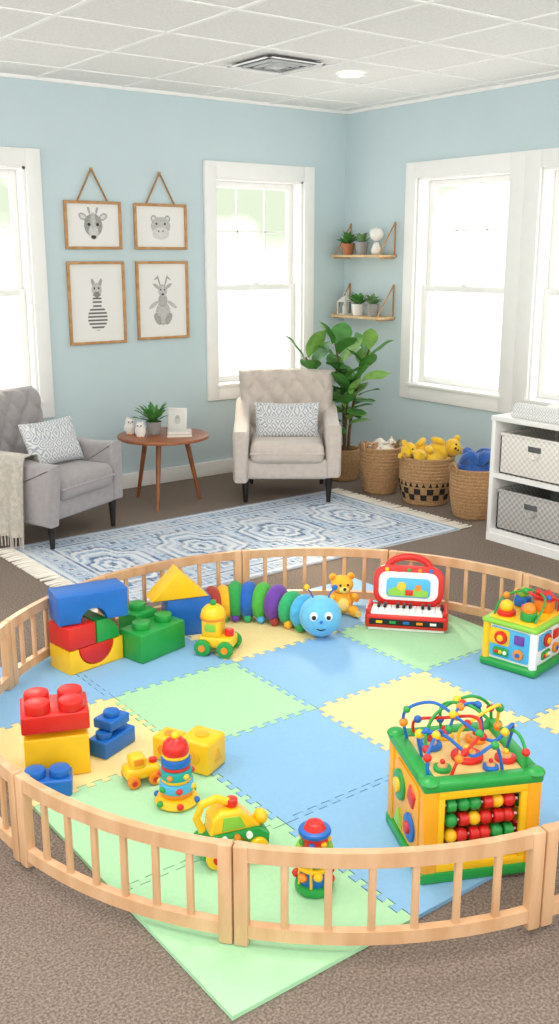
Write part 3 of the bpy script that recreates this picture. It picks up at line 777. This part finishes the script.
for x in (-.03,.03):
    for sy in (-1,1): b.cyl(.018,.014,(x,sy*.026,.018),ORG,rot=(90 if sy<0 else -90,0,0),seg=14,bev=.003); b.cyl(.008,.016,(x,sy*.026,.018),RED,rot=(90 if sy<0 else -90,0,0),seg=10)
b.cyl(.012,.01,(.035,0,.052),RED,seg=12); b.X=Matrix.Identity(4); b.done('toy_car',G(-.445,2.85,MZ),YAW+25)

# --- stacking tower
b=MB(); b.X=T(sc=(1,1,.9)); b.cyl(.068,.035,(0,0,0),YEL,bev=.012,seg=28,r2=.062); b.cyl(.05,.02,(0,0,.034),ORG,bev=.006,seg=24)
for i,(m,r,h,z) in enumerate(((SKY,.053,.035,.052),(YEL,.046,.014,.086),(TEA,.049,.035,.099),(RED,.045,.014,.133),(BLU,.046,.03,.146),(YEL,.042,.014,.175))): b.cyl(r,h,(0,0,z),m,bev=.006,seg=26)
b.lathe([(0,.188),(.04,.188),(.042,.2),(.036,.225),(.02,.242),(0,.247)],RED,seg=24); b.sph(.014,(0,0,.25),YEL,seg=12,n=8)
for k in range(6):
    a=rad(k*60-75); b.sph(.011,(.053*math.cos(a),.053*math.sin(a),.07),(RED,YEL,GRN)[k%3],seg=10,n=8); b.sph(.010,(.049*math.cos(a+.5),.049*math.sin(a+.5),.117),(YEL,RED,ORG)[k%3],seg=10,n=8)
    b.sph(.011,(.065*math.cos(a),.065*math.sin(a),.02),(RED,BLU,GRN)[k%3],seg=10,n=8)
b.X=Matrix.Identity(4); b.done('stacking_tower_toy',G(-.318,2.725,MZ),YAW)

# --- green and yellow push car
b=MB(); b.X=T(sc=(1.02,1.0,1.12))
b.prism([(-.095,.022),(-.05,.022)]+arcpts(0,.022,.045,180,0,10)[1:]+[(.095,.022),(.098,.06),(.06,.085),(-.06,.085),(-.098,.06)],.09,GRN,bev=.008,seg=2)
b.prism([(-.07,.08),(.075,.08),(.05,.105),(.02,.135),(-.04,.14),(-.065,.12)],.075,YEL,bev=.012,seg=3)
b.prism([(-.04,.09),(.03,.09),(.012,.124),(-.035,.128)],.08,LIM,bev=.003)
b.tube([(-.085,0,.085),(-.10,0,.12),(-.085,0,.155),(-.045,0,.165),(-.01,0,.15)],.011,YEL,12)
b.sph(.02,(.085,0,.09),YEL,sc=(1,1.25,1),seg=14,n=10); b.cyl(.018,.02,(.0,0,.138),RED,seg=14,bev=.004)
for x in (-.06,.06):
    for sy in (-1,1):
        b.cyl(.03,.02,(x,sy*.04,.03),YEL,rot=(90 if sy<0 else -90,0,0),seg=18,bev=.005); b.cyl(.013,.024,(x,sy*.04,.03),RED,rot=(90 if sy<0 else -90,0,0),seg=12)
for i,m in enumerate((WHT,ORG,WHT)): b.cyl(.009,.010,(-.035+.035*i,-.042,.072),m,rot=(90,0,0),seg=12)
b.X=Matrix.Identity(4)
b.done('toy_push_car',G(-.135,2.45,MZ),YAW+22)

# --- rolling drum toy
b=MB(); b.X=T(sc=(1,1,.92)); b.cyl(.052,.03,(0,0,0),GRN,bev=.009,seg=26); b.cyl(.043,.05,(0,0,.028),BLU,bev=.004,seg=24); b.cyl(.049,.014,(0,0,.076),YEL,bev=.005,seg=24)
b.cyl(.04,.045,(0,0,.088),GRN,bev=.004,seg=24); b.cyl(.05,.016,(0,0,.13),LIM,bev=.006,seg=24); b.cyl(.036,.04,(0,0,.144),RED,bev=.004,seg=24); b.cyl(.044,.018,(0,0,.18),BLU,bev=.007,seg=24); b.lathe([(0,.2),(.03,.197),(.022,.215),(0,.222)],RED)
for k in range(7):
    a=rad(k*360/7); b.tube([(.045*math.cos(a),.045*math.sin(a),.03),(.045*math.cos(a),.045*math.sin(a),.13)],.004,YEL,6)
    b.sph(.013,(.047*math.cos(a+.4),.047*math.sin(a+.4),.05+.01*(k%3)),(RED,ORG,YEL)[k%3],seg=10,n=8); b.sph(.011,(.041*math.cos(a+.3),.041*math.sin(a+.3),.11),(YEL,PUR,RED)[k%3],seg=10,n=8)
    b.sph(.009,(.037*math.cos(a),.037*math.sin(a),.163),(YEL,GRN,BLU)[k%3],seg=8,n=6)
b.X=Matrix.Identity(4); b.done('bead_drum_toy',G(.092,2.295,MZ),YAW)

# --- big activity cube
def frame(b,w,d,z0,z1,t,m,bev=.006):
    b.bb(-w/2,w/2,-d/2,-d/2+t,z0,z1,m,bev); b.bb(-w/2,w/2,d/2-t,d/2,z0,z1,m,bev); b.bb(-w/2,-w/2+t,-d/2+t*.6,d/2-t*.6,z0,z1,m,bev); b.bb(w/2-t,w/2,-d/2+t*.6,d/2-t*.6,z0,z1,m,bev)
def wire(b,pts,m,beads,r=.0048,n=60):
    P=[Vector(p) for p in pts]; out=[]
    for i in range(len(P)-1):
        p0=P[max(i-1,0)];p1=P[i];p2=P[i+1];p3=P[min(i+2,len(P)-1)]
        for k in range(8):
            t=k/8; out.append(.5*((2*p1)+(p2-p0)*t+(2*p0-5*p1+4*p2-p3)*t*t+(3*p1-p0-3*p2+p3)*t**3))
    out.append(P[-1]); b.tube(out,r,m,8)
    for f,bm_,s in beads:
        q=out[int(f*(len(out)-1))]; b.sph(s,q,bm_,seg=12,n=8)
WBE=mat('wood_bead','D9A566',.5)
b=MB(); w,d,h=.338,.325,.30
frame(b,w,d,0,.032,.04,GRN); frame(b,w,d,h-.03,h,.045,GRN,.009)
for sx in (-1,1):
    for sy in (-1,1):
        b.box((.042,.042,h-.05),(sx*(w/2-.024),sy*(d/2-.024),h/2),AMB,bev=.008,seg=2)
        b.sph(.028,(sx*(w/2-.02),sy*(d/2-.02),h-.004),GRN,sc=(1,1,.5),seg=16,n=8)
TRAY=mat('tray_tan','E8C27A',.4,.05)
b.bb(-w/2+.04,w/2-.04,-d/2+.04,d/2-.04,h-.02,h-.008,TRAY); b.bb(-w/2+.04,w/2-.04,-d/2+.04,d/2-.04,.008,.02,YEL)
b.bb(-.012,.012,-d/2+.06,d/2-.06,.02,h-.02,GRN); b.bb(-w/2+.06,w/2-.06,-.01,.01,.02,h-.02,ORG)
def facepanel(M,w,kind):
    X0=b.X; b.X=M
    z0,z1=.03,h-.028; iw=w-.085
    if kind=='bars':
        b.bb(-iw/2,iw/2,-.008,.008,z0,z0+.025,YEL,.004); b.bb(-iw/2,iw/2,-.008,.008,z1-.025,z1,YEL,.004)
        b.bb(-iw/2,-iw/2+.02,-.008,.008,z0+.02,z1-.02,YEL,.004); b.bb(iw/2-.02,iw/2,-.008,.008,z0+.02,z1-.02,YEL,.004)
        for r in range(4):
            z=z0+.05+r*.046; b.tube([(-iw/2+.02,.015,z),(iw/2-.02,.015,z)],.004,WHT,8)
            for k in range(6):
                x=-iw/2+.045+k*(iw-.09)/5+random.uniform(-.004,.004); m=(RED,GRN,YEL,RED,GRN,RED,GRN,RED)[(k*3+r*2)%8]
                if (k+r)%3==0: b.cyl(.019,.026,(x-.013,.015,z),m,rot=(0,90,0),seg=14,bev=.005)
                else: b.sph(.0195,(x,.015,z),m,seg=14,n=10)
    else:
        b.bb(-iw/2,iw/2,0,.012,z0,z1,YEL); 
        b.prism(rrect(iw-.03,z0+.02,z1-.02,.03),.008,AMB,loc=(0,-.003,0),bev=.002)
        b.cyl(.045,.012,(-.045,-.004,h*.62),GRN,rot=(90,0,0),bev=.003); b.cyl(.022,.02,(-.045,-.004,h*.62),YEL,rot=(90,0,0),bev=.003)
        b.cyl(.04,.012,(.05,-.004,h*.36),BLU,rot=(90,0,0),bev=.003); b.cyl(.018,.02,(.05,-.004,h*.36),RED,rot=(90,0,0),bev=.003)
        b.box((.05,.012,.05),(.055,-.008,h*.68),RED,rot=(0,20,0),bev=.006); b.prism([(-.03,0),(.03,0),(0,.05)],.014,LIM,loc=(-.05,-.008,.06),bev=.003)
    b.X=X0
facepanel(T((0,-d/2+.012,0)),w,'bars'); facepanel(T((0,d/2-.012,0),(0,0,180)),w,'p')
facepanel(T((-w/2+.012,0,0),(0,0,-90)),d,'p'); facepanel(T((w/2-.012,0,0),(0,0,90)),d,'bars')
zt=h-.008
for x,y,m,r in ((-.08,.05,BLU,.035),(.06,.06,ORG,.03),(.0,-.03,RED,.045),(-.09,-.08,GRN,.025),(.1,-.06,RED,.03),(-.02,.10,YEL,.028),(.04,-.10,BLU,.022)):
    b.cyl(r,.012,(x,y,zt),m,bev=.003); b.cyl(r*.55,.02,(x,y,zt),WBE,bev=.004); b.sph(r*.3,(x,y,zt+.025),RED if m is not RED else YEL,seg=10,n=8)
wire(b,[(-.14,-.11,zt),(-.14,-.10,zt+.06),(-.10,-.07,zt+.11),(-.05,.0,zt+.06),(.0,.05,zt+.11),(.07,.08,zt+.10),(.10,.10,zt)],BLU,[(.15,RED,.012),(.3,YEL,.012),(.42,RED,.011),(.55,GRN,.012),(.7,ORG,.012),(.85,BLU,.013)])
wire(b,[(-.13,.10,zt),(-.14,.10,zt+.09),(-.07,.06,zt+.13),(.0,.0,zt+.09),(.06,-.06,zt+.06),(.12,-.05,zt+.10),(.13,.0,zt)],BLU,[(.12,ORG,.013),(.2,GRN,.011),(.45,YEL,.012),(.62,RED,.012),(.75,YEL,.012)])
wire(b,[(-.02,.12,zt),(-.02,.12,zt+.09),(.04,.06,zt+.11),(.10,.0,zt+.07),(.12,-.08,zt+.09),(.13,-.12,zt+.05),(.13,-.12,zt)],GRN,[(.1,BLU,.012),(.3,RED,.012),(.5,ORG,.013),(.85,RED,.012)])
wire(b,[(-.12,.0,zt),(-.13,.0,zt+.07),(-.08,-.06,zt+.09),(-.02,-.11,zt+.05),(.04,-.12,zt+.08),(.07,-.11,zt)],BLU,[(.2,YEL,.013),(.55,RED,.012),(.8,GRN,.012)])
wire(b,[(.0,.03,zt),(.0,.03,zt+.05),(.05,.03,zt+.09),(.12,.05,zt+.11),(.14,.09,zt+.06),(.14,.1,zt)],YEL,[(.3,RED,.012),(.7,GRN,.013)])
wire(b,[(-.10,.13,zt),(-.10,.12,zt+.05),(-.03,.08,zt+.07),(.02,-.03,zt+.12),(.0,-.10,zt+.10),(-.06,-.12,zt+.05),(-.08,-.12,zt)],RED,[(.2,BLU,.012),(.4,YEL,.012),(.65,GRN,.012),(.85,ORG,.012)])
wire(b,[(.13,.12,zt),(.12,.11,zt+.08),(.05,.10,zt+.12),(-.04,.10,zt+.08),(-.10,.03,zt+.05),(-.12,-.04,zt+.03),(-.12,-.05,zt)],GRN,[(.15,RED,.012),(.4,YEL,.013),(.65,BLU,.012),(.8,RED,.012)])
b.done('wooden_activity_cube',G(.512,2.495,MZ),YAW+11)

# --- small activity cube
b=MB(); w,d,h=.235,.27,.195
b.box((w+.02,d+.02,.035),(0,0,.0175),GRN,bev=.012,seg=3)
b.box((w-.02,d-.02,h-.03),(0,0,h/2+.01),WHT,bev=.012,seg=3)
for sx in (-1,1):
    for sy in (-1,1): b.cyl(.017,h-.03,(sx*(w/2-.012),sy*(d/2-.012),.03),WHT if sx*sy<0 else YEL,seg=14)
b.box((w+.015,d+.015,.022),(0,0,h),LIM,bev=.010,seg=3); b.box((w-.03,d-.03,.02),(0,0,h+.010),YEL,bev=.008)
for sx,rz,ww in ((0,0,w),(1,90,d),(2,180,w),(3,270,d)):
    dd=(d if sx%2==0 else w)/2-.008
    b.X=T((0,0,0),(0,0,rz))@T((0,-dd,0)); iw=ww-.055
    b.prism(rrect(iw,.045,h-.02,.015),.006,(SKY,WHT,YEL,RED)[sx],bev=.002)
    b.prism(rrect(iw*.5,.10,h-.025,.01),.009,(YEL,SKY,LIM,BLU)[sx],loc=(-.045,-.001,0),bev=.002)
    b.cyl(.028,.012,(-.035,-.004,.135),RED,rot=(90,0,0),bev=.003); b.cyl(.014,.018,(-.035,-.004,.135),YEL,rot=(90,0,0),bev=.003)
    b.prism(rrect(.07,.055,.09,.01),.010,GRN,loc=(-.035,-.004,0),bev=.002); b.cyl(.022,.012,(.045,-.002,.08),ORG,rot=(90,0,0),bev=.003); b.cyl(.01,.016,(.045,-.002,.08),BLU,rot=(90,0,0),bev=.002)
    b.box((.045,.01,.04),(.045,-.005,.14),(PUR,RED,BLU,GRN)[sx],bev=.006)
    for k in range(3): b.sph(.009,(-.055+.02*k,-.008,.072),(RED,YEL,WHT)[k],seg=8,n=6)
    b.X=Matrix.Identity(4)
zt=h+.020
b.cyl(.038,.02,(-.05,-.075,zt),RED,bev=.005); b.sph(.028,(-.05,-.075,zt+.035),YEL,seg=14,n=10); b.cyl(.034,.035,(.05,-.075,zt),GRN,bev=.005); b.sph(.028,(.05,-.075,zt+.045),ORG,seg=14,n=10)
b.box((.07,.06,.05),(.045,.07,zt+.025),ORG,bev=.008); b.prism([(-.04,0),(.04,0),(0,.035)],.07,RED,loc=(.045,.07,zt+.05),bev=.004)
b.box((.06,.05,.045),(-.05,.06,zt+.022),BLU,bev=.008); b.sph(.024,(-.05,.06,zt+.058),LIM,seg=12,n=8); b.cyl(.022,.03,(0,0,zt),PNK,bev=.004)
wire(b,[(-.09,.1,zt),(-.09,.08,zt+.05),(-.03,.02,zt+.085),(.04,.01,zt+.075),(.09,.09,zt+.05),(.09,.1,zt)],RED,[(.2,YEL,.013),(.45,GRN,.015),(.7,BLU,.013)])
wire(b,[(-.09,-.1,zt),(-.085,-.04,zt+.06),(.0,.03,zt+.09),(.08,-.0,zt+.07),(.09,-.1,zt)],GRN,[(.3,ORG,.014),(.6,RED,.014)])
b.done('activity_cube',G(1.015,3.82,MZ),YAW-42)

# ================================================================ WORLD
w=bpy.data.worlds.new('World'); scene.world=w; w.use_nodes=True; nt=w.node_tree; bg=nt.nodes['Background']
tc=nt.nodes.new('ShaderNodeTexCoord'); sp=nt.nodes.new('ShaderNodeSeparateXYZ'); nt.links.new(tc.outputs['Generated'],sp.inputs[0])
cr=nt.nodes.new('ShaderNodeValToRGB'); mr=nt.nodes.new('ShaderNodeMapRange'); mr.inputs['From Min'].default_value=-.5; mr.inputs['From Max'].default_value=.5
nt.links.new(sp.outputs['Z'],mr.inputs['Value']); nt.links.new(mr.outputs[0],cr.inputs['Fac'])
e=cr.color_ramp.elements; e[0].position=.0; e[0].color=(1,.98,.94,1); e[1].position=1; e[1].color=(.95,.97,1,1)
for p,c in ((.44,(.97,.955,.91,1)),(.50,(.92,.94,.85,1)),(.60,(.95,.95,.89,1)),(.75,(.98,.98,.98,1))):
    q=e.new(p); q.color=c
no=nt.nodes.new('ShaderNodeTexNoise'); no.inputs['Scale'].default_value=9; no.inputs['Detail'].default_value=3; nt.links.new(tc.outputs['Generated'],no.inputs['Vector'])
m2=nt.nodes.new('ShaderNodeMapRange'); m2.inputs['From Min'].default_value=.30; m2.inputs['From Max'].default_value=.56; nt.links.new(no.outputs['Fac'],m2.inputs['Value'])
b1=nt.nodes.new('ShaderNodeMapRange'); b1.inputs['From Min'].default_value=-.06; b1.inputs['From Max'].default_value=.02; nt.links.new(sp.outputs['Z'],b1.inputs['Value'])
b2=nt.nodes.new('ShaderNodeMapRange'); b2.inputs['From Min'].default_value=.35; b2.inputs['From Max'].default_value=.12; nt.links.new(sp.outputs['Z'],b2.inputs['Value'])
mu=nt.nodes.new('ShaderNodeMath'); mu.operation='MULTIPLY'; nt.links.new(b1.outputs[0],mu.inputs[0]); nt.links.new(b2.outputs[0],mu.inputs[1])
mu2=nt.nodes.new('ShaderNodeMath'); mu2.operation='MULTIPLY'; nt.links.new(mu.outputs[0],mu2.inputs[0]); nt.links.new(m2.outputs[0],mu2.inputs[1])
mx=nt.nodes.new('ShaderNodeMix'); mx.data_type='RGBA'; nt.links.new(mu2.outputs[0],mx.inputs[0]); nt.links.new(cr.outputs[0],mx.inputs[6]); mx.inputs[7].default_value=(.30,.335,.255,1)
nt.links.new(mx.outputs[2],bg.inputs['Color']); bg.inputs['Strength'].default_value=2.6

# ================================================================ CAMERA
cam=bpy.data.cameras.new('camera'); cam.sensor_fit='VERTICAL'; cam.sensor_height=36; cam.lens=985*36/1024; cam.clip_start=.05
co=bpy.data.objects.new('camera',cam); scene.collection.objects.link(co)
co.location=(-5.398,-6.287,1.65); co.rotation_euler=(rad(90-14.6),0,rad(-37.0)); scene.camera=co
